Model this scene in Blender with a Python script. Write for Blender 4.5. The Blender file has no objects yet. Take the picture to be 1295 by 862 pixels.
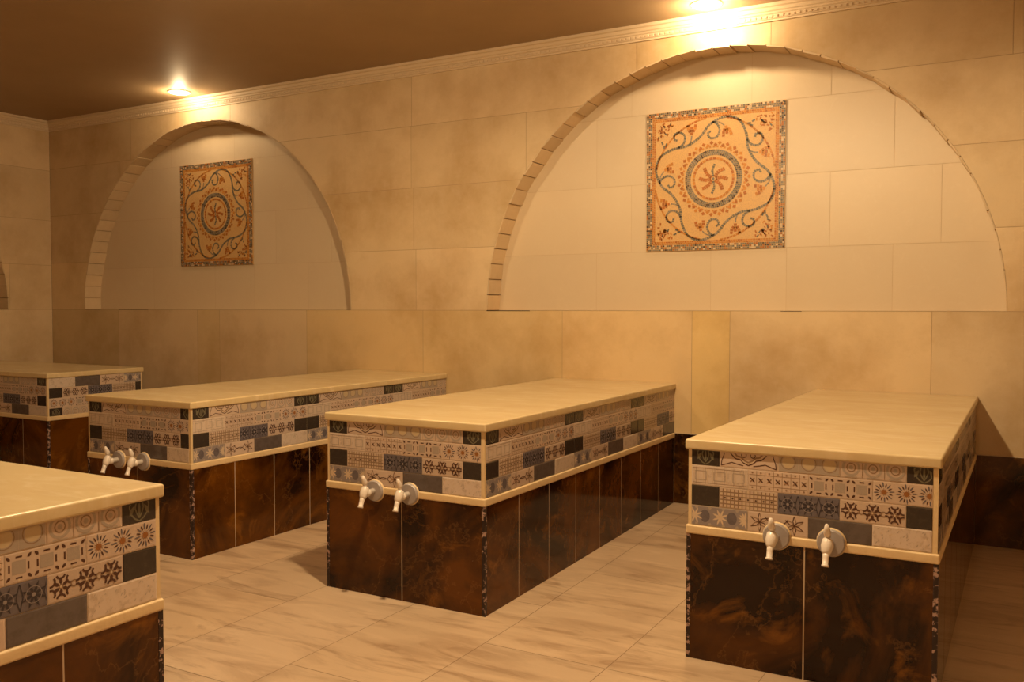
import bpy, math, random
from math import sin, cos, pi, sqrt, radians
random.seed(7)
C = bpy.context.scene.collection
sc = bpy.context.scene

# ---------------------------------------------------------------- camera, world, lights, exposure
cam_d = bpy.data.cameras.new('camera'); cam = bpy.data.objects.new('camera', cam_d); C.objects.link(cam)
cam.location = (6.2997, -5.4752, 1.275)
cam.rotation_euler = (pi/2-0.0366, -0.0004, 0.5165)
cam_d.sensor_width = 36; cam_d.lens = 1151.6/1295*36; cam_d.clip_start = 0.02
sc.camera = cam
w = bpy.data.worlds.new('world'); sc.world = w; w.use_nodes = True
w.node_tree.nodes['Background'].inputs[0].default_value = (0.02, 0.014, 0.008, 1)
w.node_tree.nodes['Background'].inputs[1].default_value = 1.0
sc.view_settings.view_transform = 'Standard'; sc.view_settings.look = 'None'
sc.view_settings.gamma = 1.0; sc.view_settings.use_curve_mapping = False
sc.view_settings.exposure = 0.0
WARM = (1.0, 0.72, 0.39)
KEY_POS = (4.84, -2.97, 2.99); KEY_W = 292
WASH_W = (24, 12)
FAR_FILL_W = 26
MID_W = 50
WASH_POS = [(4.62, -0.21, 3.053), (0.165, -0.235, 3.053)]

# ---------------------------------------------------------------- helpers
class MB:
    def __init__(s): s.v=[]; s.f=[]; s.m=[]; s.t=[]; s.mats=[]
    def mi(s, m):
        if m not in s.mats: s.mats.append(m)
        return s.mats.index(m)
    def poly(s, pts, m, tint=(1,1,1)):
        n=len(s.v); s.v += [tuple(p) for p in pts]; s.f.append(tuple(range(n, n+len(pts)))); s.m.append(s.mi(m)); s.t.append(tint)
    def box(s, a, b, m, tint=(1,1,1)):
        x0,y0,z0=a; x1,y1,z1=b; n=len(s.v)
        s.v += [(x0,y0,z0),(x1,y0,z0),(x1,y1,z0),(x0,y1,z0),(x0,y0,z1),(x1,y0,z1),(x1,y1,z1),(x0,y1,z1)]
        for q in ((0,3,2,1),(4,5,6,7),(0,1,5,4),(1,2,6,5),(2,3,7,6),(3,0,4,7)):
            s.f.append(tuple(n+i for i in q)); s.m.append(s.mi(m)); s.t.append(tint)
    def hexa(s, P, m, tint=(1,1,1)):
        n=len(s.v); s.v += [tuple(p) for p in P]
        for q in ((0,3,2,1),(4,5,6,7),(0,1,5,4),(1,2,6,5),(2,3,7,6),(3,0,4,7)):
            s.f.append(tuple(n+i for i in q)); s.m.append(s.mi(m)); s.t.append(tint)
    def tube(s, pts, rad, m, seg=14, caps=True):
        # rings along pts
        from mathutils import Vector
        n=len(s.v); P=[Vector(p) for p in pts]
        for i,p in enumerate(P):
            d=(P[min(i+1,len(P)-1)]-P[max(i-1,0)]).normalized()
            a=d.cross(Vector((1,0,0)));
            if a.length<.1: a=d.cross(Vector((0,0,1)))
            a.normalize(); b=d.cross(a)
            for k in range(seg):
                t=2*pi*k/seg; s.v.append(tuple(p+(a*cos(t)+b*sin(t))*rad[i]))
        mi=s.mi(m)
        for i in range(len(P)-1):
            for k in range(seg):
                s.f.append((n+i*seg+k,n+i*seg+(k+1)%seg,n+(i+1)*seg+(k+1)%seg,n+(i+1)*seg+k)); s.m.append(mi); s.t.append((1,1,1))
        if caps:
            s.f.append(tuple(n+k for k in range(seg))[::-1]); s.m.append(mi); s.t.append((1,1,1))
            e=n+(len(P)-1)*seg; s.f.append(tuple(e+k for k in range(seg))); s.m.append(mi); s.t.append((1,1,1))
    def build(s, name, parent=None, smooth=False, loc=(0,0,0), bevel=0, fixn=False):
        me=bpy.data.meshes.new(name)
        me.from_pydata([(v[0]-loc[0],v[1]-loc[1],v[2]-loc[2]) for v in s.v],[],s.f)
        for m in s.mats: me.materials.append(m)
        me.polygons.foreach_set('material_index', s.m)
        if smooth: me.polygons.foreach_set('use_smooth',[True]*len(s.f))
        ca=me.color_attributes.new('tint','FLOAT_COLOR','CORNER')
        d=[]
        for f,t in zip(s.f,s.t):
            for _ in f: d += [t[0],t[1],t[2],1]
        ca.data.foreach_set('color',d)
        me.update()
        o=bpy.data.objects.new(name,me); C.objects.link(o)
        if parent: o.parent=parent
        if bevel:
            b=o.modifiers.new('bevel','BEVEL'); b.width=bevel; b.segments=3; b.limit_method='ANGLE'
            if not smooth:
                me.polygons.foreach_set('use_smooth',[True]*len(s.f))
                wn=o.modifiers.new('wn','WEIGHTED_NORMAL')
        return o
def tag(o, label=None, cat=None, group=None, kind=None):
    if label: o['label']=label
    if cat: o['category']=cat
    if group: o['group']=group
    if kind: o['kind']=kind
    return o
def empty(name, loc):
    o=bpy.data.objects.new(name,None); C.objects.link(o); o.location=loc; o.empty_display_size=.1; return o
def struct(o): o['kind']='structure'; return o

def srgb(r,g,b):
    f=lambda c: (c/255/12.92) if c/255<=.04045 else ((c/255+.055)/1.055)**2.4
    return (f(r),f(g),f(b),1)

# ---------------------------------------------------------------- materials
def mat(name, base, rough=.5, tint=True, noise=None, bump=0, bscale=40, coat=0, spec=.5, stretch=(1,1,1), rot=0, extra=None, tintmix=1):
    """base colour, optional noise: list of (scale, amount, colour, low, high, detail)"""
    m=bpy.data.materials.new(name); m.use_nodes=True; nt=m.node_tree; N=nt.nodes; L=nt.links
    bs=N['Principled BSDF']; bs.inputs['Roughness'].default_value=rough; bs.inputs['Specular IOR Level'].default_value=spec
    if coat: bs.inputs['Coat Weight'].default_value=coat; bs.inputs['Coat Roughness'].default_value=.06
    tc=N.new('ShaderNodeNewGeometry'); mp=N.new('ShaderNodeMapping'); L.new(tc.outputs['Position'],mp.inputs[0])
    mp.inputs['Scale'].default_value=stretch; mp.inputs['Rotation'].default_value=(0,0,rot)
    cur=N.new('ShaderNodeRGB'); cur.outputs[0].default_value=base; out=cur.outputs[0]
    for (scl,amt,col,lo,hi,det,*rest) in (noise or []):
        nz=N.new('ShaderNodeTexNoise'); nz.inputs['Scale'].default_value=scl; nz.inputs['Detail'].default_value=det
        nz.inputs['Roughness'].default_value=.62
        if rest: nz.inputs['Distortion'].default_value=rest[0]
        L.new(mp.outputs[0],nz.inputs['Vector'])
        r=N.new('ShaderNodeMapRange'); r.inputs[1].default_value=lo; r.inputs[2].default_value=hi; r.inputs[4].default_value=amt
        L.new(nz.outputs[0],r.inputs[0])
        src=r.outputs[0]
        if len(rest)>1:   # vein: ridge
            a=N.new('ShaderNodeMath'); a.operation='SUBTRACT'; a.inputs[1].default_value=.5; L.new(nz.outputs[0],a.inputs[0])
            b=N.new('ShaderNodeMath'); b.operation='ABSOLUTE'; L.new(a.outputs[0],b.inputs[0])
            r.inputs[1].default_value=0; r.inputs[2].default_value=rest[1]; r.inputs[3].default_value=amt; r.inputs[4].default_value=0
            L.new(b.outputs[0],r.inputs[0])
        mx=N.new('ShaderNodeMix'); mx.data_type='RGBA'; L.new(src,mx.inputs[0]); L.new(out,mx.inputs[6]); mx.inputs[7].default_value=col; out=mx.outputs[2]
    if tint:
        at=N.new('ShaderNodeVertexColor'); at.layer_name='tint'
        mu=N.new('ShaderNodeMix'); mu.data_type='RGBA'; mu.blend_type='MULTIPLY'; mu.inputs[0].default_value=1
        L.new(out,mu.inputs[6]); L.new(at.outputs[0],mu.inputs[7]); out=mu.outputs[2]
    L.new(out,bs.inputs['Base Color'])
    if bump:
        nz=N.new('ShaderNodeTexNoise'); nz.inputs['Scale'].default_value=bscale; nz.inputs['Detail'].default_value=6; L.new(mp.outputs[0],nz.inputs['Vector'])
        bp=N.new('ShaderNodeBump'); bp.inputs['Strength'].default_value=bump; bp.inputs['Distance'].default_value=.002
        L.new(nz.outputs[0],bp.inputs['Height']); L.new(bp.outputs[0],bs.inputs['Normal'])
    return m
M={}
M['stone']=mat('honed_limestone',(.68,.52,.32,1),.55,noise=[(1.3,1.0,(.46,.30,.14,1),.45,.72,7),(3.5,.4,(.52,.37,.20,1),.5,.75,6),(14,.25,(.74,.62,.46,1),.5,.8,8),(60,.25,(.5,.36,.22,1),.58,.75,4)],bump=.25,bscale=60)
M['stone_smooth']=mat('polished_limestone',(.64,.52,.37,1),.42,noise=[(2.4,.35,(.58,.45,.31,1),.45,.75,6),(18,.25,(.74,.64,.5,1),.55,.85,8,1.5)])
M['joint']=mat('stone_joint',(.42,.29,.17,1),.8)
M['vous']=mat('arch_stone',(.62,.47,.30,1),.6,noise=[(9,.4,(.5,.36,.22,1),.45,.7,6)],bump=.2)
M['ceil']=mat('ceiling_paint',(.38,.265,.155,1),.6,noise=[(1.2,.25,(.24,.165,.085,1),.4,.7,4)])
M['crown']=mat('crown_plaster',(.68,.54,.38,1),.5)
M['floor']=mat('floor_tile',(.60,.44,.30,1),.32,noise=[(1.5,.8,(.42,.285,.185,1),.46,.66,6,.9),(3.4,.6,(.72,.55,.39,1),.52,.72,6,.7),(2.0,.75,(.32,.20,.12,1),.54,.68,7,1.8)],stretch=(.75,3.4,1),rot=-.42,bump=.12,bscale=12)
M['floorjoint']=mat('floor_joint',(.25,.16,.09,1),.8)
M['slab']=mat('cream_marble_slab',(.66,.52,.30,1),.27,noise=[(2.0,.45,(.54,.38,.20,1),.42,.70,6,.5),(7,.55,(.80,.68,.50,1),.5,.8,8,.6)],stretch=(1.0,2.6,1),bump=.05)
M['trimstone']=mat('cream_grout_trim',(.72,.55,.33,1),.5,noise=[(30,.4,(.55,.38,.2,1),.5,.75,5)],bump=.4,bscale=70)
M['marble']=mat('dark_amber_marble',(.016,.005,.002,1),.09,spec=.30,noise=[(2.2,1.0,(.12,.040,.004,1),.40,.62,6,.6),(4.2,.9,(.30,.115,.012,1),.56,.80,8,1.0),(2.0,.22,(.30,.14,.04,1),0,1,9,.3,.008),(60,.4,(.35,.22,.11,1),.75,.80,3)])
M['mgrout']=mat('pale_tile_grout',(.55,.42,.30,1),.7)
M['edge']=mat('chipped_marble_edge',(.02,.008,.006,1),.5,noise=[(55,1,(.42,.28,.24,1),.53,.58,4)])
M['edge_dark']=mat('open_joint',(.02,.01,.005,1),.9)
M['t_beige']=mat('glazed_beige',(.58,.45,.37,1),.28,noise=[(25,.3,(.45,.33,.26,1),.45,.7,5)])
M['t_pale']=mat('glazed_pale',(.64,.53,.46,1),.28,noise=[(45,.5,(.36,.26,.19,1),.52,.66,5)])
M['t_dark']=mat('glazed_charcoal',(.045,.034,.028,1),.16,noise=[(60,.5,(.08,.06,.045,1),.5,.7,5)])
M['t_green']=mat('glazed_sage',(.16,.14,.09,1),.25)
M['t_blue']=mat('glazed_slate_blue',(.15,.13,.15,1),.25,noise=[(50,.5,(.09,.07,.075,1),.45,.7,4)])
M['t_navy']=mat('glazed_navy',(.040,.034,.045,1),.25)
M['t_slate']=mat('glazed_slate',(.125,.10,.095,1),.16,noise=[(35,.6,(.075,.056,.05,1),.45,.7,4)])
M['t_brown']=mat('glazed_brown',(.085,.034,.022,1),.3)
M['t_tan']=mat('glazed_tan',(.27,.17,.105,1),.3)
M['t_grey']=mat('glazed_grey',(.40,.33,.28,1),.3)
M['t_gb']=mat('glazed_blue_grey',(.27,.23,.235,1),.3)
M['t_white']=mat('glazed_white',(.62,.49,.37,1),.28)
M['t_orange']=mat('glazed_orange',(.30,.12,.035,1),.3)
M['t_cream']=mat('glazed_cream',(.54,.42,.27,1),.3)
M['mz_back']=mat('mosaic_ground',(.62,.38,.15,1),.45,noise=[(120,.6,(.50,.31,.15,1),.45,.6,2)],bump=.5,bscale=180)
M['mz_or']=mat('mosaic_orange',(.38,.12,.018,1),.4)
M['mz_or2']=mat('mosaic_amber',(.50,.20,.03,1),.4)
M['mz_gr']=mat('mosaic_grey',(.15,.135,.10,1),.4)
M['mz_gr2']=mat('mosaic_blue_grey',(.22,.19,.15,1),.4)
M['mz_dk']=mat('mosaic_dark',(.06,.035,.025,1),.4)
M['mz_lt']=mat('mosaic_light',(.60,.47,.32,1),.4)
M['plastic']=mat('white_plastic',(.78,.70,.64,1),.25,tint=False)
M['flange']=mat('grey_plastic_flange',(.36,.32,.32,1),.35,tint=False)
M['metalring']=mat('white_lamp_trim',(.7,.66,.6,1),.35,tint=False)
def emis(name,col,s):
    m=bpy.data.materials.new(name); m.use_nodes=True; b=m.node_tree.nodes['Principled BSDF']
    b.inputs['Base Color'].default_value=(.8,.8,.8,1); b.inputs['Emission Color'].default_value=col; b.inputs['Emission Strength'].default_value=s
    return m
M['lens']=emis('lit_lens',(1,.9,.75,1),14)

# ---------------------------------------------------------------- room shell
XW,XR,YF,ZC,ZA,RD,R = -1.93, 8.3, -6.16, 3.053, 1.256, .168, 1.6
ZB=.487
def gx(x):
    if x<3.3: return max(0,1-(3.3-x)/.5)
    if x<4.5: return 1
    return max(0,1-(x-4.5)/1.5)
def fz(x,y): return .047*gx(x)*max(0,(y+2.3)/2.3)**1.1 if y>-2.3 else 0

def rnd_tint(a=.07, hue=.03):
    b=1+random.uniform(-a,a)-.01; h=random.uniform(-hue,hue)
    return (b*(1+h*.3),b,b*(1-h))
def arch_wall(name, P, u0,u1, rows, arches, special={}, mrecess=True, flip=False):
    """P(u,z,d): d=depth into the wall. rows: [(z0,z1,[joint u])]"""
    mb=MB(); RR=R+.006; g=.0016
    def arc(u):
        for uc in arches:
            t=RR*RR-(u-uc)**2
            if t>0: return ZA+sqrt(t)
        return -1
    for ri,(z0,z1,js) in enumerate(rows):
        us=[u0]+[j for j in sorted(js) if u0<j<u1]+[u1]
        for a,b in zip(us,us[1:]):
            t=special.get((ri,round(a,3))) or rnd_tint()
            hit=any(a<uc+RR and b>uc-RR for uc in arches) and z1>ZA+.01
            if not hit:
                mb.poly([P(a+g,z0+g,0),P(b-g,z0+g,0),P(b-g,z1-g,0),P(a+g,z1-g,0)],M['stone'],t)
                continue
            brk={a+g,b-g}; n=int((b-a)/.02)
            for k in range(1,n): brk.add(a+(b-a)*k/n)
            for uc in arches:
                for z in (z0,z1):
                    if z-ZA<RR:
                        h=sqrt(RR*RR-max(0,z-ZA)**2)
                        for q in (uc-h,uc+h):
                            if a+g<q<b-g: brk.add(q)
                for k in range(13):
                    q=uc+RR*cos(pi*k/96)
                    for qq in (q,2*uc-q):
                        if a+g<qq<b-g: brk.add(qq)
            bl=sorted(brk)
            for p,q in zip(bl,bl[1:]):
                if q-p<1e-5: continue
                m_=(p+q)/2
                za,zb_=(arc(p+1e-6) if arc(m_)>0 else -1),(arc(q-1e-6) if arc(m_)>0 else -1)
                if arc(m_)>0: za=max(za,ZA); zb_=max(zb_,ZA)
                l,r=max(z0+g,za),max(z0+g,zb_)
                if l>=z1-g and r>=z1-g: continue
                l,r=min(l,z1-g),min(r,z1-g)
                mb.poly([P(p,l,0),P(q,r,0),P(q,z1-g,0),P(p,z1-g,0)],M['stone'],t)
    # joint backing just behind the stones, following the arches
    us=[u0,u1]
    for uc in arches:
        for k in range(0,97): us.append(uc+RR*cos(pi*k/96))
    us=sorted(u for u in us if u0<=u<=u1)
    for p,q in zip(us,us[1:]):
        if q-p<1e-6: continue
        m_=(p+q)/2
        if arc(m_)>0:
            za=max(arc(p),ZA) if arc(p)>0 else ZA; zb_=max(arc(q),ZA) if arc(q)>0 else ZA
            mb.poly([P(p,0,.0012),P(q,0,.0012),P(q,ZA,.0012),P(p,ZA,.0012)],M['joint'])
            mb.poly([P(p,za,.0012),P(q,zb_,.0012),P(q,ZC,.0012),P(p,ZC,.0012)],M['joint'])
            mb.poly([P(p,za,.0012),P(q,zb_,.0012),P(q,zb_,RD),P(p,za,RD)],M['joint'])   # intrados
        else: mb.poly([P(p,0,.0012),P(q,0,.0012),P(q,ZC,.0012),P(p,ZC,.0012)],M['joint'])
    # recess
    for uc in arches:
        a0,a1=uc-RR,uc+RR
        zz=[ZA,1.64,2.08,2.53,ZA+RR+.02]; vv=[-1.62,-.84,-.05,.42,1.02,1.62]
        for i in range(4):
            off=[0,.25,0,.25][i]
            vs=[-1.62]+[x+off for x in vv[1:-1]]+[1.62]
            for a,b in zip(vs,vs[1:]):
                mb.poly([P(uc+a+.0011,zz[i]+.0011,RD),P(uc+b-.0011,zz[i]+.0011,RD),P(uc+b-.0011,zz[i+1]-.0011,RD),P(uc+a+.0011,zz[i+1]-.0011,RD)],M['stone_smooth'],rnd_tint(.025,.01))
        mb.poly([P(a0,ZA,RD+.001),P(a1,ZA,RD+.001),P(a1,ZC,RD+.001),P(a0,ZC,RD+.001)],M['joint'],(1.3,1.4,1.5))
        mb.poly([P(a0,ZA,0),P(a1,ZA,0),P(a1,ZA,RD),P(a0,ZA,RD)],M['stone'])
    D=RD+.12
    q=[P(u0,0,.004),P(u1,0,.004),P(u1,0,D),P(u0,0,D),P(u0,ZC,.004),P(u1,ZC,.004),P(u1,ZC,D),P(u0,ZC,D)]
    mb.poly([q[3],q[2],q[6],q[7]],M['joint']); mb.poly([q[0],q[1],q[2],q[3]],M['joint']); mb.poly([q[4],q[5],q[6],q[7]],M['joint'])
    mb.poly([q[0],q[3],q[7],q[4]],M['joint']); mb.poly([q[1],q[2],q[6],q[5]],M['joint'])
    return struct(mb.build(name))
def voussoirs(name,P,arches,u0=-99):
    mb=MB(); n=46
    for uc in arches:
        for k in range(n):
            a0=pi*k/n+.0020; a1=pi*(k+1)/n-.0020; j=random.uniform(-.006,.002); f=-random.uniform(.0005,.002); t=rnd_tint(.09,.03)
            tw=random.uniform(-.003,.003)
            pts=[]
            for d in (f,RD):
                for a,rr in ((a0,R+j-tw),(a1,R+j+tw),(a1,R+.0055),(a0,R+.0055)):
                    pts.append(P(uc+rr*cos(a),ZA+rr*sin(a),d))
            if min(p[1] for p in pts)<YF: continue
            mb.hexa(pts,M['vous'],t)
    return struct(mb.build(name))
PB=lambda u,z,d:(u,d,z)
PL=lambda u,z,d:(XW-d,u,z)
PR=lambda u,z,d:(XR+d,u,z)
PF=lambda u,z,d:(u,YF-d,z)
rowsB=[(0,ZB,[0,2,4,6]),(ZB,ZA,[-.953,.079,.347,1.318,2.441,3.578,4.477,4.716,5.836,6.95,7.6]),
 (ZA,1.70,[-1.3,2.38,6.9]),(1.70,2.15,[-1.15,2.36,6.4,7.4]),(2.15,2.60,[-.9,2.34,3.3,6.9]),(2.60,ZC,[-.75,.5,2.345,4.10,4.946,6.2,7.3])]
arch_wall('wall_back',PB,XW,XR,rowsB,[.166,4.591],special={(1,4.477):(1.04,.98,.72),(1,4.716):(1.0,.99,.97),(1,3.578):(1.02,.98,.88),(1,-.953):(1.0,1.0,1.03),(1,.347):(1.0,1.0,1.02),(1,.079):(.95,.93,.86),(1,-1.93):(.88,.86,.8),(1,1.318):(.98,.94,.82),(1,2.441):(1.0,.97,.85)})
rowsL=[(0,ZB,[-3,-1]),(ZB,ZA,[-.95,-2.1,-3.2,-4.3,-5.3]),(ZA,1.68,[-.42,-4.2]),(1.68,2.11,[-.55,-4.6]),(2.11,2.587,[-.9,-3.9,-5]),(2.587,ZC,[-1.1,-2.2,-3.3,-4.4,-5.5])]
arch_wall('wall_left',PL,YF,0,rowsL,[-2.035])
arch_wall('wall_right',PR,YF,0,rowsL,[])
arch_wall('wall_front',PF,XW,XR,rowsB,[])
mb=MB()   # cracked open joint under the arches
for a,b,h in ((2.985,3.33,.0045),(5.02,5.14,.003),(-.95,-.55,.003)): mb.box((a,-.0012,ZA-h),(b,.0005,ZA),M['edge_dark'])
struct(mb.build('trim_7'))
voussoirs('trim_1',PB,[.166,4.591]); voussoirs('trim_2',PL,[-2.035])

mb=MB(); mb.box((XW-.3,YF-.3,ZC),(XR+.3,.3,ZC+.15),M['ceil']); struct(mb.build('ceiling'))

# floor: a grid following its slight fall, tiles drawn as separate faces with sunken joints
mb=MB(); g=.0012
cols=[-1.93+.0]; x=5.02
xs=[]; x=5.02
while x>XW: xs.append(x); x-=.5
x=5.52
while x<XR: xs.append(x); x+=.5
xs=sorted(xs+[XW,XR])
for ci,(a,b) in enumerate(zip(xs,xs[1:])):
    off=[-2.55,-2.80,-3.07,-2.30][(ci*3+2)%4] if not (4.5<a<4.55) else -2.55
    y=off-4
    ys=[YF]
    while y<0:
        if y>YF+.05: ys.append(y)
        y+=1.0
    ys.append(0)
    for c,d in zip(ys,ys[1:]):
        t=rnd_tint(.05,.02); n=max(1,round((d-c)/.12)); k2=3
        for i in range(n):
            for j in range(k2):
                x0=a+g+(b-a-2*g)*j/k2; x1=a+g+(b-a-2*g)*(j+1)/k2
                y0=c+g+(d-c-2*g)*i/n; y1=c+g+(d-c-2*g)*(i+1)/n
                mb.poly([(x0,y0,fz(x0,y0)),(x1,y0,fz(x1,y0)),(x1,y1,fz(x1,y1)),(x0,y1,fz(x0,y1))],M['floor'],t)
nx,ny=80,50
for i in range(nx):
    for j in range(ny):
        x0=XW+(XR-XW)*i/nx; x1=XW+(XR-XW)*(i+1)/nx; y0=YF*(1-j/ny); y1=YF*(1-(j+1)/ny)
        mb.poly([(x0,y0,fz(x0,y0)-.0012),(x1,y0,fz(x1,y0)-.0012),(x1,y1,fz(x1,y1)-.0012),(x0,y1,fz(x0,y1)-.0012)],M['floorjoint'])
mb.box((XW-.3,YF-.3,-.15),(XR+.3,.3,-.01),M['floorjoint'])
struct(mb.build('floor'))

# crown moulding
PROF=[(0,2.958),(.010,2.958),(.010,2.968),(.016,2.972),(.016,2.994),(.024,3.000),(.026,3.008),(.034,3.014),(.040,3.030),(.052,3.036),(.052,3.053)]
def crown(name,P,u0,u1,step=None,ua=0,ub=0):
    mb=MB()
    for (d0,z0),(d1,z1) in zip(PROF,PROF[1:]):
        mb.poly([P(u0+d0*ua,z0,-d0),P(u1-d0*ub,z0,-d0),P(u1-d1*ub,z1,-d1),P(u0+d1*ua,z1,-d1)],M['crown'])
    if step:
        u=u0+.05
        while u<u1-.05:
            q=[P(u,2.976,-.014),P(u+step*.6,2.976,-.014),P(u+step*.6,2.976,-.0205),P(u,2.976,-.0205),P(u,2.990,-.014),P(u+step*.6,2.990,-.014),P(u+step*.6,2.990,-.0205),P(u,2.990,-.0205)]
            mb.hexa(q,M['crown']); u+=step
    return struct(mb.build(name))
crown('trim_3',PB,XW,XR,.032,1,1); crown('trim_4',PL,YF,0,.032,1,1); crown('trim_5',PR,YF,0,.05,1,1); crown('trim_6',PF,XW,XR,.05,1,1)

# dark marble wainscot
def wains(name,P,segs,back=False):
    mb=MB()
    for u0,u1 in segs:
        mb.poly([P(u0,-.02,-.004),P(u1,-.02,-.004),P(u1,ZB-.004,-.004),P(u0,ZB-.004,-.004)],M['mgrout'])
        n=max(1,round((u1-u0)/.42))
        for i in range(n):
            a=u0+(u1-u0)*i/n+.001; b=u0+(u1-u0)*(i+1)/n-.001
            q=[P(a,-.02,0),P(b,-.02,0),P(b,-.02,-.008),P(a,-.02,-.008),P(a,ZB-.002,0),P(b,ZB-.002,0),P(b,ZB-.002,-.008),P(a,ZB-.002,-.008)]
            mb.hexa(q,M['marble'])
        q=[P(u0,ZB-.002,0),P(u1,ZB-.002,0),P(u1,ZB-.002,-.006),P(u0,ZB-.002,-.006),P(u0,ZB+.003,0),P(u1,ZB+.003,0),P(u1,ZB+.003,-.006),P(u0,ZB+.003,-.006)]
        mb.hexa(q,M['mgrout'])
    return struct(mb.build(name))
XB=(1.8316,2.6458); XC=(3.5263,4.3705); XD=(5.23,6.0627); YE=(-1.4462,-.6355); XE1=.1692; XA=(4.2719-.84,4.2719); YA=-3.821
wains('baseboard_back',PB,[(XW,XB[0]),(XB[1],XC[0]),(XC[1],XD[0]),(XD[1],XR)])
wains('baseboard_left',PL,[(YF,YE[0]),(YE[1],0)])
wains('baseboard_right',PR,[(YF,0)])
wains('baseboard_front',PF,[(XW,XA[0]),(XA[1],XR)])

# ---------------------------------------------------------------- patterned tile panels
TW,TH=.2085,.072
def disc(u,v,r,n=12,sx=1): return [(u+r*sx*cos(2*pi*k/n),v+r*sin(2*pi*k/n)) for k in range(n)]
def strip(pts,w,closed=False):
    out=[]
    n=len(pts)
    for i in range(n-1 if not closed else n):
        (x0,y0),(x1,y1)=pts[i],pts[(i+1)%n]; l=math.hypot(x1-x0,y1-y0) or 1
        nx,ny=-(y1-y0)/l*w*.75,(x1-x0)/l*w*.75
        out.append([(x0-nx,y0-ny),(x1-nx,y1-ny),(x1+nx,y1+ny),(x0+nx,y0+ny)])
    return out
def arcp(u,v,r,a0,a1,n=8): return [(u+r*cos(a0+(a1-a0)*k/n),v+r*sin(a0+(a1-a0)*k/n)) for k in range(n+1)]
def petal(u,v,a,l,w):
    c,s=cos(a),sin(a)
    return [(u+c*x-s*y,v+s*x+c*y) for x,y in ((0,0),(l*.3,-w/2),(l*.7,-w*.42),(l,0),(l*.7,w*.42),(l*.3,w/2))]
def rect(a,b,c,d): return [(a,b),(c,b),(c,d),(a,d)]
def motif(k,w):
    """list of (material, polygon) in tile coordinates; w = tile width"""
    o=[]; H=TH; c=H/2
    A=lambda m,*ps: [o.append((m,p)) for p in ps]
    if k=='A':
        for cx in ((w/2,) if w<.15 else (w*.25,w*.75)):
            for s in (-1,1):
                A('t_green',*strip([(cx,.004),(cx+s*.014,.012),(cx+s*.026,.026),(cx+s*.030,.046),(cx+s*.022,.060)],.0028))
                A('t_green',*strip([(cx,.012),(cx+s*.008,.026),(cx+s*.013,.040),(cx+s*.010,.052)],.0026))
                A('t_green',petal(cx+s*.030,.02,pi/2+s*.5,.03,.010))
            A('t_green',petal(cx,.014,pi/2,.042,.007))
    if k=='B':
        u=w/2
        for s in (-1,1):
            A('t_brown',*strip([(u,.012),(u+s*.018,.020),(u+s*.028,.030),(u+s*.046,.033),(u+s*.060,.046),(u+s*.070,.060)],.0026))
            A('t_tan',*strip([(u,.022),(u+s*.016,.030),(u+s*.026,.040),(u+s*.040,.042),(u+s*.052,.056)],.0040))
            A('t_white',*strip([(u,.017),(u+s*.018,.025),(u+s*.028,.035),(u+s*.044,.038),(u+s*.058,.051)],.0024))
            A('t_brown',*strip([(u+s*.018,.010),(u+s*.04,.014),(u+s*.06,.019),(u+s*.078,.012),(u+s*.098,.006),(u+s*.096,.024),(u+s*.088,.044),(u+s*.086,.060)],.0022))
            A('t_brown',*strip(arcp(u+s*.016,.048,.009,0,2*pi),.0022))
    if k=='C':
        for i in range(3):
            x=w*(i+.5)/3
            A('t_grey',rect(x-.0345,.001,x+.0345,.071)); A('t_tan',*strip(disc(x,c,.025,16),.0016,True)); A('t_cream',disc(x,c,.021,16))
            A('t_grey',rect(x-.022,.001,x+.022,.006))
    if k=='D':
        for i in range(3):
            x=w*(i+.5)/3
            A('t_grey',*strip(disc(x,c,.026,16),.005,True)); A('t_tan',*strip(disc(x,c,.014,10),.0022,True)); A('t_grey',disc(x,c,.007,8))
            A('t_tan',rect(x-.0345,.002,x-.0325,.07)); A('t_grey',rect(x-.02,.002,x+.02,.006))
    if k=='E':
        for i in range(6):
            x=w*(i+.5)/6
            A('t_tan',rect(x-.0006,.006,x+.0006,.066)); A('t_white',rect(x-.009,.012,x-.0065,.06),rect(x+.0065,.012,x+.009,.06))
        A('t_tan',rect(.004,.009,w-.004,.0105),rect(.004,.0615,w-.004,.063)); 
        for i in range(3): A('t_grey',*strip(rect(w*(i+.2)/3,.02,w*(i+.8)/3,.052),.0015,True))
    if k=='F':
        n=7
        for i in range(n+1): A('t_tan',rect(w*i/n-.0009,.003,w*i/n+.0009,.069)) if 0<i<n else None
        for j in (.017,.055): A('t_tan',rect(.003,j-.0009,w-.003,j+.0009))
        for i in range(n):
            x=w*(i+.5)/n
            for q in range(4): A('t_brown' if q%2 else 't_tan',petal(x,c,pi/4+q*pi/2,.012,.0055))
            A('t_brown',disc(x,c,.0028,6)); 
            for z in (.010,.062): A('t_tan',disc(x,z,.0036,6))
    if k=='G':
        for i in range(3):
            x=w*(i+.5)/3
            A('t_grey',rect(x-.017,c-.016,x+.017,c+.016))
            for s in (-1,1):
                for t in (-1,1): A('t_brown',petal(x+s*.021,c+t*.019,math.atan2(t,s),.0145,.0075))
                A('t_brown',rect(x+s*.0235-.0022,c-.009,x+s*.0235+.0022,c+.009)); A('t_brown',rect(x-.008,c+s*.0245-.002,x+.008,c+s*.0245+.002))
                A('t_white',disc(x,c+s*.030,.0035,6))
    if k=='H':
        for i in range(3):
            x=w*(i+.5)/3
            for q in range(16):
                a=q*pi/8+.1; rr=.0145
                A('t_brown' if q%2 else 't_blue',petal(x+rr*cos(a),c+rr*sin(a),a,.015 if q%2 else .0200,.0046))
            for q in range(12): A('t_tan',petal(x+.008*cos(q*pi/6),c+.008*sin(q*pi/6),q*pi/6,.006,.002))
            A('t_orange',disc(x,c,.0088,12))
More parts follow.
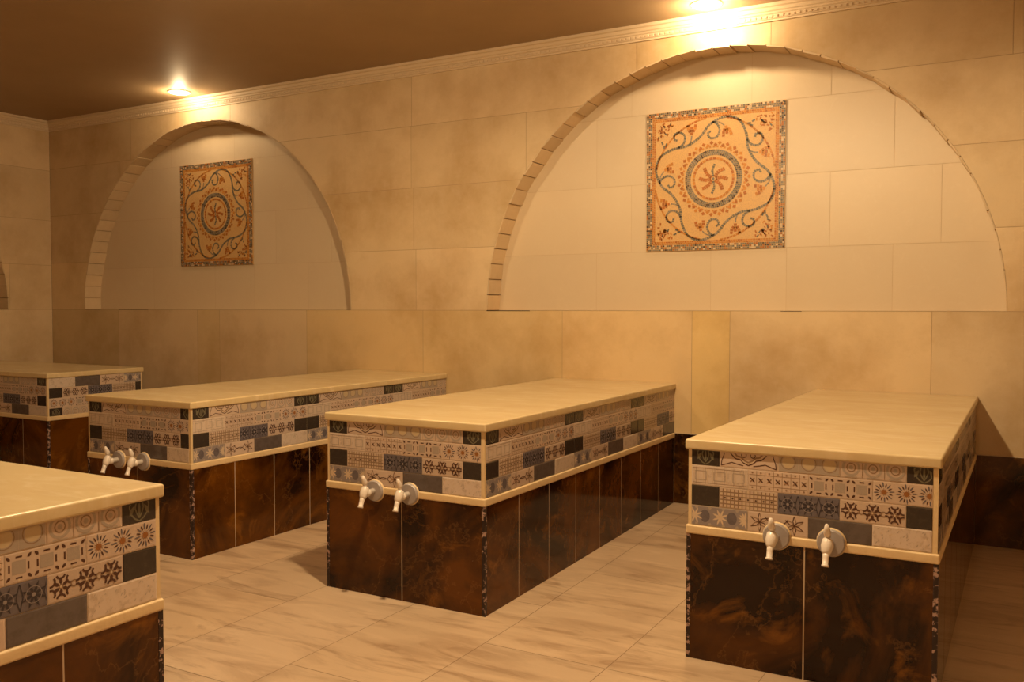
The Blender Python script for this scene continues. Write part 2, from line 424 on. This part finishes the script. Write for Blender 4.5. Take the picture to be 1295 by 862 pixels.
    if k=='I':
        A('t_tan',rect(.002,.002,w-.002,.070))
        for i in range(15):
            x=w*(i+.5)/15
            for j in range(5):
                z=.008+j*.014
                A('t_white' if (i+j)%2 else 't_beige',rect(x-.0048,z-.0048,x+.0048,z+.0048))
            if i%2: A('t_brown',disc(x,c,.0040,6))
    if k=='J':
        for i in range(3):
            x=w*(i+.5)/3
            for q in range(8): A('t_navy',petal(x,c,pi/8+q*pi/4,.034,.0068))
            A('t_gb',disc(x,c,.005,8)); A('t_gb',*strip(arcp(x,c,.020,0,2*pi,16),.0012))
            for s in (-1,1): A('t_navy',*strip([(x+s*.0345,.004),(x+s*.026,c),(x+s*.0345,.068)],.0016))
    if k=='K':
        for i in range(3):
            x=w*(i+.5)/3
            for q in range(6): 
                a=pi/2+q*pi/3; A('t_brown',petal(x+.005*cos(a),c+.005*sin(a),a,.019,.009))
                A('t_brown',*strip(arcp(x+.031*cos(a),c+.031*sin(a),.0115,a+pi-1.3,a+pi+1.3,7),.0036))
            A('t_tan',disc(x,c,.007,8)); A('t_white',disc(x,c,.0035,6)); A('t_tan',*strip(disc(x+w/6,c,.008,8),.002,True)) if i<2 else None
    if k=='L':
        A('t_gb',rect(.002,.002,w-.002,.07))
        for i in range(2):
            x=w*(i+.52)/2.1
            A('t_blue',disc(x,c,.023,14,.8))
            for s in (-1,):
                X=x-.047 if i else x-.042
                for q in range(8): A('t_white',petal(X+w*0.02,c,pi/8+q*pi/4,.030,.007))
        for q in range(8): A('t_white',petal(w*.96,c,pi/2+q*pi/7,.028,.007))
        for x in (.02,.07,.12,.17): A('t_grey',disc(x,.006,.006,6),disc(x,.066,.006,6))
    if k=='M':
        for x in (w*.2,w*.78):
            for q in range(6):
                a=pi/6+q*pi/3
                A('t_brown',*strip([(x,c),(x+.016*cos(a+.35),c+.016*sin(a+.35)),(x+.036*cos(a),c+.034*sin(a))],.0022))
                A('t_tan',*strip([(x,c),(x+.016*cos(a-.35),c+.016*sin(a-.35)),(x+.036*cos(a),c+.034*sin(a))],.0018))
            A('t_brown',disc(x,c,.004,6))
        A('t_brown',*strip(arcp(w*.49,-.005,.045,.5,pi-.5,8),.0020)); A('t_brown',*strip(arcp(w*.49,TH+.005,.045,-pi+.5,-.5,8),.0020))
    if k=='O':
        rr=random.Random(3)
        for _ in range(60):
            x,y=rr.uniform(.006,w-.012),rr.uniform(.006,.066); A(rr.choice(['t_grey','t_white']),petal(x,y,.9,rr.uniform(.005,.012),.0022))
    if k=='n':
        A('t_dark',); 
    return o
BASE=dict(A='t_dark',B='t_beige',C='t_beige',D='t_beige',E='t_pale',F='t_beige',G='t_beige',H='t_beige',I='t_beige',J='t_blue',K='t_beige',L='t_grey',M='t_beige',N='t_slate',O='t_pale',n='t_dark')
UNIT=4*TW
ROWS=[[('L',TW),('M',TW),('N',TW),('O',TW)],
      [('n',TW/2),('I',TW),('J',TW),('K',TW),('n',TW/2)],
      [('E',TW),('F',TW),('G',TW),('H',TW)],
      [('A',TW/2),('B',TW),('C',TW),('D',TW),('A',TW/2)]]
def clip(poly,lo,hi,ax):
    for lim,sg in ((lo,1),(hi,-1)):
        out=[]
        for i in range(len(poly)):
            p,q=poly[i],poly[(i+1)%len(poly)]; a=(p[ax]-lim)*sg; b=(q[ax]-lim)*sg
            if a>=0: out.append(p)
            if a*b<0:
                t=a/(a-b); out.append((p[0]+(q[0]-p[0])*t,p[1]+(q[1]-p[1])*t))
        poly=out
        if len(poly)<3: return []
    return poly
def tile_face(mb,P,length,height,align='left',flip=False,scale=1.0,detail=True):
    """P(u,v,d): u along the face (image left to right), v up, d out"""
    ptch=TH+.001
    u0=0 if align=='left' else length-UNIT*scale*math.ceil(length/(UNIT*scale))
    while u0<length-1e-4:
        for r,row in enumerate(ROWS):
            if flip: rv=height-ptch*(r+1)
            else: rv=.0015+ptch*r
            x=0
            for k,w_ in row:
                ta,tb=x+.0005,x+w_-.0005; x+=w_
                a,b=(ta,tb) if not flip else (UNIT-tb,UNIT-ta)
                a=u0+a*scale; b=u0+b*scale
                ca,cb=max(a,0),min(b,length); v0,v1=max(rv,0),min(rv+TH,height)
                if cb-ca<.003 or v1-v0<.003: continue
                bt=(.0016 if k not in('N','O','n') else .0022)
                m=M[BASE[k]]; t=rnd_tint(.06,.02); i=min(.004,(cb-ca)/3)
                o=[(ca,v0),(cb,v0),(cb,v1),(ca,v1)]; n=[(ca+i,v0+.004),(cb-i,v0+.004),(cb-i,v1-.004),(ca+i,v1-.004)]
                mb.poly([P(p[0],p[1],bt) for p in n],m,t)
                for e in range(4):
                    f=(e+1)%4; mb.poly([P(*o[e],.0010),P(*o[f],.0010),P(*n[f],bt),P(*n[e],bt)],m,t)
                if not detail: continue
                for j,(mm,pl) in enumerate(motif(k,w_)):
                    if flip: q=[(UNIT-(p[0]+x-w_),TH-p[1]) for p in pl]
                    else: q=[(p[0]+x-w_,p[1]) for p in pl]
                    q=[(u0+p[0]*scale,rv+p[1]) for p in q]
                    q=clip(clip(q,ca+.003,cb-.003,0),v0+.003,v1-.003,1) if q else []
                    if len(q)>2: mb.poly([P(p[0],p[1],bt+.0002+.000006*j) for p in q],M[mm],t)
        u0+=UNIT*scale

# ---------------------------------------------------------------- tap
def tap_parts(parent,x,y,z,k=1.0):
    """tap screwed to a face looking towards -y"""
    Q=lambda pts:[(x,y+a*k,z+b*k) for a,b in pts]
    body=MB()
    body.tube(Q([(-.006,0),(-.040,-.001),(-.042,-.001),(-.054,-.001),(-.056,-.001),(-.076,-.002)]),[.0135,.0135,.0165,.0165,.0135,.013],M['plastic'])
    body.tube(Q([(-.062,.027),(-.064,.024),(-.074,.004),(-.081,-.012),(-.085,-.022)]),[.013,.0170,.0195,.0165,.011],M['plastic'])
    body.tube(Q([(-.083,-.012),(-.090,-.030),(-.098,-.050),(-.0982,-.0505),(-.1005,-.057)]),[.0115,.0105,.0098,.0122,.0122],M['plastic'])
    t=body.build('tap',parent,smooth=True)
    fl=MB(); fl.tube([(x,y-.0,z),(x,y-.006,z),(x,y-.011,z),(x,y-.012,z)],[.046,.046,.042,.016],M['flange'],seg=28)
    f=fl.build('flange',t,smooth=False); f['label']='round grey wall flange'
    h=MB()
    h.tube(Q([(-.064,.022),(-.066,.038),(-.070,.046)]),[.009,.008,.011],M['plastic'])
    h.tube(Q([(-.064,.034),(-.070,.048),(-.077,.064),(-.083,.079)]),[.0100,.0125,.0100,.0050],M['plastic'])
    h.build('handle',t,smooth=True)
    return t

# ---------------------------------------------------------------- benches
def bench(label,x0,x1,y0,y1,faces,taps=(),zend=0.0,zend_at='y1',joints_front=2,side_step=.285,aligns={},flips={}):
    """faces: subset of '-y','+y','+x','-x' that stand free"""
    ZT,ZS,ZL=.8002,.7639,.4887
    cx,cy=(x0+x1)/2,(y0+y1)/2
    root=empty('bathing_bench',(cx,cy,0)); tag(root,label,'bench','tiled bathing benches')
    def part(mb,name,**k):
        o=mb.build(name,root,loc=(cx,cy,0),**k); return o
    zb=lambda x,y: fz(x,y)+.0005 if (zend and y>y0+.01) else .0005
    fr=('-y' in faces); 
    F={'-y':(lambda u,v,d:(x0+u,y0-d,v),x1-x0),'+x':(lambda u,v,d:(x1+d,y0+u,v),y1-y0),
       '+y':(lambda u,v,d:(x1-u,y1+d,v),x1-x0),'-x':(lambda u,v,d:(x0-d,y1-u,v),y1-y0)}
    # base core + marble tiles
    mb=MB(); i=.0006
    mb.hexa([(x0+i,y0+i,zb(x0,y0)),(x1-i,y0+i,zb(x1,y0)),(x1-i,y1-i,zb(x1,y1)),(x0+i,y1-i,zb(x0,y1)),(x0+i,y0+i,.468),(x1-i,y0+i,.468),(x1-i,y1-i,.468),(x0+i,y1-i,.468)],M['mgrout'])
    for f in faces:
        P,Ln=F[f]; n=joints_front if f in ('-y','+y') and (x1-x0)<1.2 or (f in('+x','-x') and (y1-y0)<1.2) else max(2,round(Ln/side_step))
        for k in range(n):
            a=Ln*k/n+.0025; b=Ln*(k+1)/n-.0025
            if k==0: a=.014
            if k==n-1: b=Ln-.014
            g0=zb(*P(a,0,0)[:2]); g1=zb(*P(b,0,0)[:2])
            mb.hexa([P(a,g0,-.012),P(b,g1,-.012),P(b,g1,0),P(a,g0,0),P(a,.4575,-.012),P(b,.4575,-.012),P(b,.4575,0),P(a,.4575,0)],M['marble'])
    o=part(mb,'marble_base')
    # chipped corner edges
    for (x,y,fa,fb) in ((x0,y0,'-x','-y'),(x1,y0,'+x','-y'),(x0,y1,'-x','+y'),(x1,y1,'+x','+y')):
        if fa in faces and fb in faces:
            e=MB(); sx=.014 if x==x0 else -.014; sy=.014 if y==y0 else -.014
            a=(min(x,x+sx),min(y,y+sy)); b=(max(x,x+sx),max(y,y+sy))
            e.box((a[0]-.0008,a[1]-.0008,zb(x,y)),(b[0]+.0008,b[1]+.0008,.4575),M['edge'])
            q=part(e,'corner_edge'); q['label']='chipped speckled corner edge'
    # ledge
    mb=MB(); p=.004
    ex0=x0-(p if '-x' in faces else 0); ex1=x1+(p if '+x' in faces else 0); ey0=y0-(p if '-y' in faces else 0); ey1=y1+(p if '+y' in faces else 0)
    mb.box((ex0,ey0,.4565),(ex1,ey1,ZL),M['trimstone'])
    o=part(mb,'ledge',bevel=.006)
    # band
    mb=MB(); q=.004; bx0=x0+(q if '-x' in faces else 0); bx1=x1-(q if '+x' in faces else 0); by0=y0+(q if '-y' in faces else 0); by1=y1-(q if '+y' in faces else 0)
    mb.box((bx0,by0,ZL-.002),(bx1,by1,ZS+.002),M['trimstone'])
    G={'-y':(lambda u,v,d:(bx0+u,by0-d,v),bx1-bx0),'+x':(lambda u,v,d:(bx1+d,by0+u,v),by1-by0),
       '+y':(lambda u,v,d:(bx1-u,by1+d,v),bx1-bx0),'-x':(lambda u,v,d:(bx0-d,by1-u,v),by1-by0)}
    for f in faces:
        P,Ln=G[f]; c0=.012; c1=.016
        if f=='+x' : c0=.010; c1=0 if '+y' not in faces else .012
        P2=lambda u,v,d,P=P,c0=c0: P(u+c0,v+ZL,d)
        L2=Ln-c0-c1
        scl=1.0
        if f in ('-y',) and x1-x0<1.2: scl=L2/UNIT if L2/UNIT>.98 else .985
        tile_face(mb,P2,L2,ZS-ZL,aligns.get(f,'left'),flips.get(f,False),scl)
    part(mb,'tile_band')
    # slab
    mb=MB(); oh=.0070
    sx0=x0-(oh if '-x' in faces else 0); sx1=x1+(oh if '+x' in faces else 0); sy0=y0-(oh if '-y' in faces else 0); sy1=y1+(oh if '+y' in faces else 0)
    mb.box((sx0,sy0,ZS),(sx1,sy1,ZT),M['slab'],rnd_tint(.03,.02))
    part(mb,'slab',bevel=.007)
    for (tx,tz) in taps:
        t=tap_parts(root,tx-cx,y0-.008-cy,tz)
    if taps:   # mortar humps around the flanges
        for (tx,tz) in taps:
            mb=MB(); mb.tube([(tx,y0-.001,tz),(tx,y0-.0075,tz)],[.0495,.046],M['trimstone'],seg=28); part(mb,'mortar_collar')
    return root
bench('cream-topped tiled bench with two white taps, nearest the right edge, under the large arch',XD[0],XD[1],-2.303,-.001,('-y','+x','-x'),taps=((XD[0]+.324,.486),(XD[0]+.505,.487)))
bench('middle cream-topped tiled bench with two white taps, its dark side wall reflecting the floor',XC[0],XC[1],-2.303,-.001,('-y','+x','-x'),taps=((XC[0]+.282,.470),(XC[0]+.469,.474)),zend=1)
bench('tiled bench with two white taps reaching the back wall below the small arch',XB[0],XB[1],-2.309,-.001,('-y','+x','-x'),taps=((XB[0]+.270,.468),(XB[0]+.463,.473)))
bench('farthest tiled bench, turned sideways out from the left wall in the dim corner',XW+.001,XE1,YE[0],YE[1],('-y','+x','+y'),aligns={'-y':'right','+x':'left'},flips={'+x':True})
bench('foreground tiled bench without taps, cut off by the left edge of the photo',XA[0],XA[1],YF+.001,YA,('+y','+x','-x'),aligns={'+x':'right'})

# ---------------------------------------------------------------- mosaics
def mosaic(x0,z0,wd,hg,label,seed):
    rr=random.Random(seed); y=RD-.0005
    root=empty('mosaic_panel',(x0+wd/2,RD,z0)); tag(root,label,'mosaic','floral mosaics in the arches')
    lx,ly,lz=x0+wd/2,RD,z0
    mb=MB(); mb.box((x0,RD-.009,z0),(x0+wd,y,z0+hg),M['mz_back']); mb.build('mosaic_ground',root,loc=(lx,ly,lz))
    def W(p,d=0): return (x0+wd*(p[0]+1)/2,RD-.0105-d,z0+hg*(p[1]+1)/2)
    def tess(mb,pl,m): 
        t=rnd_tint(.12,.05); n=len(pl)
        top=[W(p) for p in pl]; bot=[(a,RD-.0085,c) for a,b,c in top]
        mb.poly(top,M[m],t)
        for i in range(n): mb.poly([top[i],top[(i+1)%n],bot[(i+1)%n],bot[i]],M[m],t)
    def sq(mb,cx,cz,s,a,m,asp=1):
        c,s_=cos(a),sin(a); h=s/2
        tess(mb,[(cx+c*u*asp-s_*v,cz+s_*u*asp+c*v) for u,v in ((-h,-h),(h,-h),(h,h),(-h,h))],m)
    def along(mb,pts,w_,step,mats,closed=False,gap=.84):
        P=pts+[pts[0]] if closed else pts
        L=[0]
        for a,b in zip(P,P[1:]): L.append(L[-1]+math.hypot(b[0]-a[0],b[1]-a[1]))
        n=max(1,int(L[-1]/step)); 
        def at(s):
            for i in range(len(L)-1):
                if s<=L[i+1]:
                    t=(s-L[i])/max(1e-9,L[i+1]-L[i]); a,b=P[i],P[i+1]
                    return (a[0]+(b[0]-a[0])*t,a[1]+(b[1]-a[1])*t,math.atan2(b[1]-a[1],b[0]-a[0]))
            return (*P[-1],0)
        for k in range(n):
            s=(k+.5)*L[-1]/n; X,Z,a=at(s); h=L[-1]/n*gap/2
            c,s_=cos(a),sin(a); j=rr.uniform(.9,1.1)*w_/2
            tess(mb,[(X+c*u-s_*v,Z+s_*u+c*v) for u,v in ((-h,-j),(h,-j),(h,j),(-h,j))],rr.choice(mats))
    def smooth(pts,closed=True,n=6):
        out=[]; N=len(pts)
        for i in range(N if closed else N-1):
            p0,p1,p2,p3=[pts[(i+k)%N] if closed else pts[min(max(i+k,0),N-1)] for k in (-1,0,1,2)]
            for q in range(n):
                t=q/n; out.append(tuple(.5*((2*p1[j])+(-p0[j]+p2[j])*t+(2*p0[j]-5*p1[j]+4*p2[j]-p3[j])*t*t+(-p0[j]+3*p1[j]-3*p2[j]+p3[j])*t**3) for j in (0,1)))
        if not closed: out.append(pts[-1])
        return out
    # border
    b=MB(); G4=['mz_gr','mz_gr2','mz_dk','mz_gr2','mz_lt','mz_or','mz_gr']
    for k,r in enumerate((.983,.955,.927)):
        along(b,[(-r,-r),(r,-r),(r,r),(-r,r)],.023,.030,G4,True)
    for r in (.898,.873): along(b,[(-r,-r),(r,-r),(r,r),(-r,r)],.020,.035,['mz_or2','mz_or','mz_or2'],True)
    b.build('border',root,loc=(lx,ly,lz))
    rotq=lambda p,q: [p,(p[1],-p[0]),(-p[0],-p[1]),(-p[1],p[0])][q]
    # medallion
    b=MB()
    for q in range(8):
        a=q*pi/4+pi/2
        along(b,smooth([(cos(a)*.03,sin(a)*.03),(cos(a+.12)*.12,sin(a+.12)*.12),(cos(a-.1)*.21,sin(a-.1)*.21)],False),.048 if q%4 else .030,.03,['mz_or'] if q%4 else ['mz_gr'])
    sq(b,0,0,.03,pi/4,'mz_gr')
    circ=lambda r,n=48:[(r*cos(2*pi*k/n),r*sin(2*pi*k/n)) for k in range(n)]
    along(b,circ(.285),.032,.05,['mz_or2','mz_or'],True)
    for r in (.345,.373,.400): along(b,circ(r),.024,.030,['mz_gr','mz_gr2','mz_gr','mz_dk','mz_gr2'],True)
    for k in range(54):
        a=2*pi*k/54; r=.475 if k%2 else .505
        sq(b,r*cos(a),r*sin(a),.040,a+pi/4,'mz_or' if k%3 else 'mz_or2')
        r=.452; a+=.05
        sq(b,r*cos(a),r*sin(a),.026,a,'mz_or2')
    b.build('medallion',root,loc=(lx,ly,lz))
    # big circle with gaps
    for q in range(4):
        b=MB(); a0=q*pi/2
        seg=[(.865*cos(a0+t),.865*sin(a0+t)) for t in [ .12+ .04*i for i in range(32)]]
        along(b,seg,.026,.045,['mz_or2','mz_or2','mz_or'])
        b.build('circle_line',root,loc=(lx,ly,lz))
    # corner sprays
    for sx in (-1,1):
        for sz in (-1,1):
            b=MB()
            for _ in range(30):
                u,v=rr.uniform(.60,.84),rr.uniform(.60,.84)
                if math.hypot(u,v)<.95: continue
                sq(b,sx*u,sz*v,.019,rr.uniform(0,pi),rr.choice(['mz_or','mz_or2','mz_or','mz_or','mz_gr']),2)
            for k in range(6):
                a=k*pi/3; sq(b,sx*.755+.05*cos(a),sz*.755+.05*sin(a),.015,a,'mz_or',1.8)
            b.build('corner_spray',root,loc=(lx,ly,lz))
    # vine
    b=MB()
    Q=[(.17,.855),(.36,.79),(.46,.60),(.49,.39),(.60,.20),(.77,.05)]
    vine=smooth([rotq(p,q) for q in range(4) for p in Q])
    along(b,vine,.034,.034,['mz_gr','mz_gr','mz_gr2'],True)
    for q in range(4):
        cur=[(.475,.52),(.53,.44),(.63,.42),(.69,.49),(.67,.57),(.60,.58),(.58,.53)]
        along(b,smooth([rotq(p,q) for p in cur],False),.030,.03,['mz_gr','mz_gr','mz_gr2'])
        cur=[(.80,.02),(.76,-.05),(.67,-.085),(.58,-.04),(.575,.05),(.64,.085),(.67,.04)]
        along(b,smooth([rotq(p,q) for p in cur],False),.030,.03,['mz_gr','mz_gr','mz_gr2'])
        cur=[(.80,.00),(.78,-.09),(.73,-.155)]
        along(b,smooth([rotq(p,q) for p in cur],False),.018,.03,['mz_gr2'])
        cur=[(.50,.36),(.56,.33),(.63,.32)]
        along(b,smooth([rotq(p,q) for p in cur],False),.018,.03,['mz_gr2'])
        for (u,v,a) in ((.50,.73,.1),(.56,.76,.5),(.53,.70,-.3)):
            X,Z=rotq((u,v),q); sq(b,X,Z,.024,a-q*pi/2,'mz_gr',2)
    b.build('vine',root,loc=(lx,ly,lz))
    for q in range(4):
        for (u,v,dr) in ((.64,.32,0),(.73,-.175,pi+.15)):
            b=MB()
            for da,l in ((-.5,.16),(0,.12),(.5,.16)):
                a=dr+da
                st=.0 if da==0 else .045
                pts=[(u+st*cos(a),v+st*sin(a)),(u+(st+(l-st)*.5)*cos(a),v+(st+(l-st)*.5)*sin(a)),(u+l*cos(dr+da*.75),v+l*sin(dr+da*.75))]
                along(b,[rotq(p,q) for p in pts],.042,.032,['mz_or','mz_or','mz_or2'])
            b.build('flower',root,loc=(lx,ly,lz))
    return root
mosaic(4.1102,1.6397,.8908,.8916,'square floral mosaic in the large right-hand arch, bright orange vine medallion',1)
mosaic(-.3014,1.6397,.8793,.8916,'square floral mosaic in the smaller-looking left-hand arch, browner in the dim light',2)

# ---------------------------------------------------------------- ceiling lights
def downlight(x,y,label,watts,blend=.25,cone=165,rad=.05,spot=0,col=WARM,drop=.03):
    root=empty('ceiling_light',(x,y,ZC)); tag(root,label,'ceiling light','recessed ceiling lights')
    mb=MB()
    n=32; prof=[(.078,0),(.092,-.0),(.092,-.004),(.080,-.009),(.072,-.006),(.072,-.001)]
    for (r0,z0),(r1,z1) in zip(prof,prof[1:]):
        for k in range(n):
            a,b=2*pi*k/n,2*pi*(k+1)/n
            mb.poly([(r0*cos(a),r0*sin(a),z0),(r0*cos(b),r0*sin(b),z0),(r1*cos(b),r1*sin(b),z1),(r1*cos(a),r1*sin(a),z1)],M['metalring'])
    mb.build('trim_ring',root)
    mb=MB(); mb.tube([(0,0,-.001),(0,0,-.008),(0,0,-.012)],[.071,.066,.045],M['lens'],seg=32); mb.build('lens',root)
    ld=bpy.data.lights.new('lamp','SPOT' if spot else 'POINT'); ld.energy=watts
    if spot: ld.spot_size=radians(178); ld.spot_blend=spot
    ld.color=col; ld.shadow_soft_size=rad
    lo=bpy.data.objects.new('lamp',ld); C.objects.link(lo); lo.parent=root; lo.location=(0,0,-drop)
    return root
downlight(*WASH_POS[0][:2],'glowing round ceiling light above the large right-hand arch',WASH_W[0],rad=.03,drop=.05)
downlight(*WASH_POS[1][:2],'glowing round ceiling light above the left-hand arch',WASH_W[1],rad=.03,drop=.05)
downlight(KEY_POS[0],KEY_POS[1],'round ceiling light over the middle of the room, above the aisle',KEY_W,drop=.065,spot=.3)
downlight(6.0,-5.7,'added fill light in a round ceiling fixture, out of view behind the camera',FAR_FILL_W,drop=.065)  # fill lamp and its fixture are added, to brighten the bench fronts
downlight(2.75,-2.35,'round ceiling light over the gap between the middle bench and its left neighbour',MID_W,drop=.065)
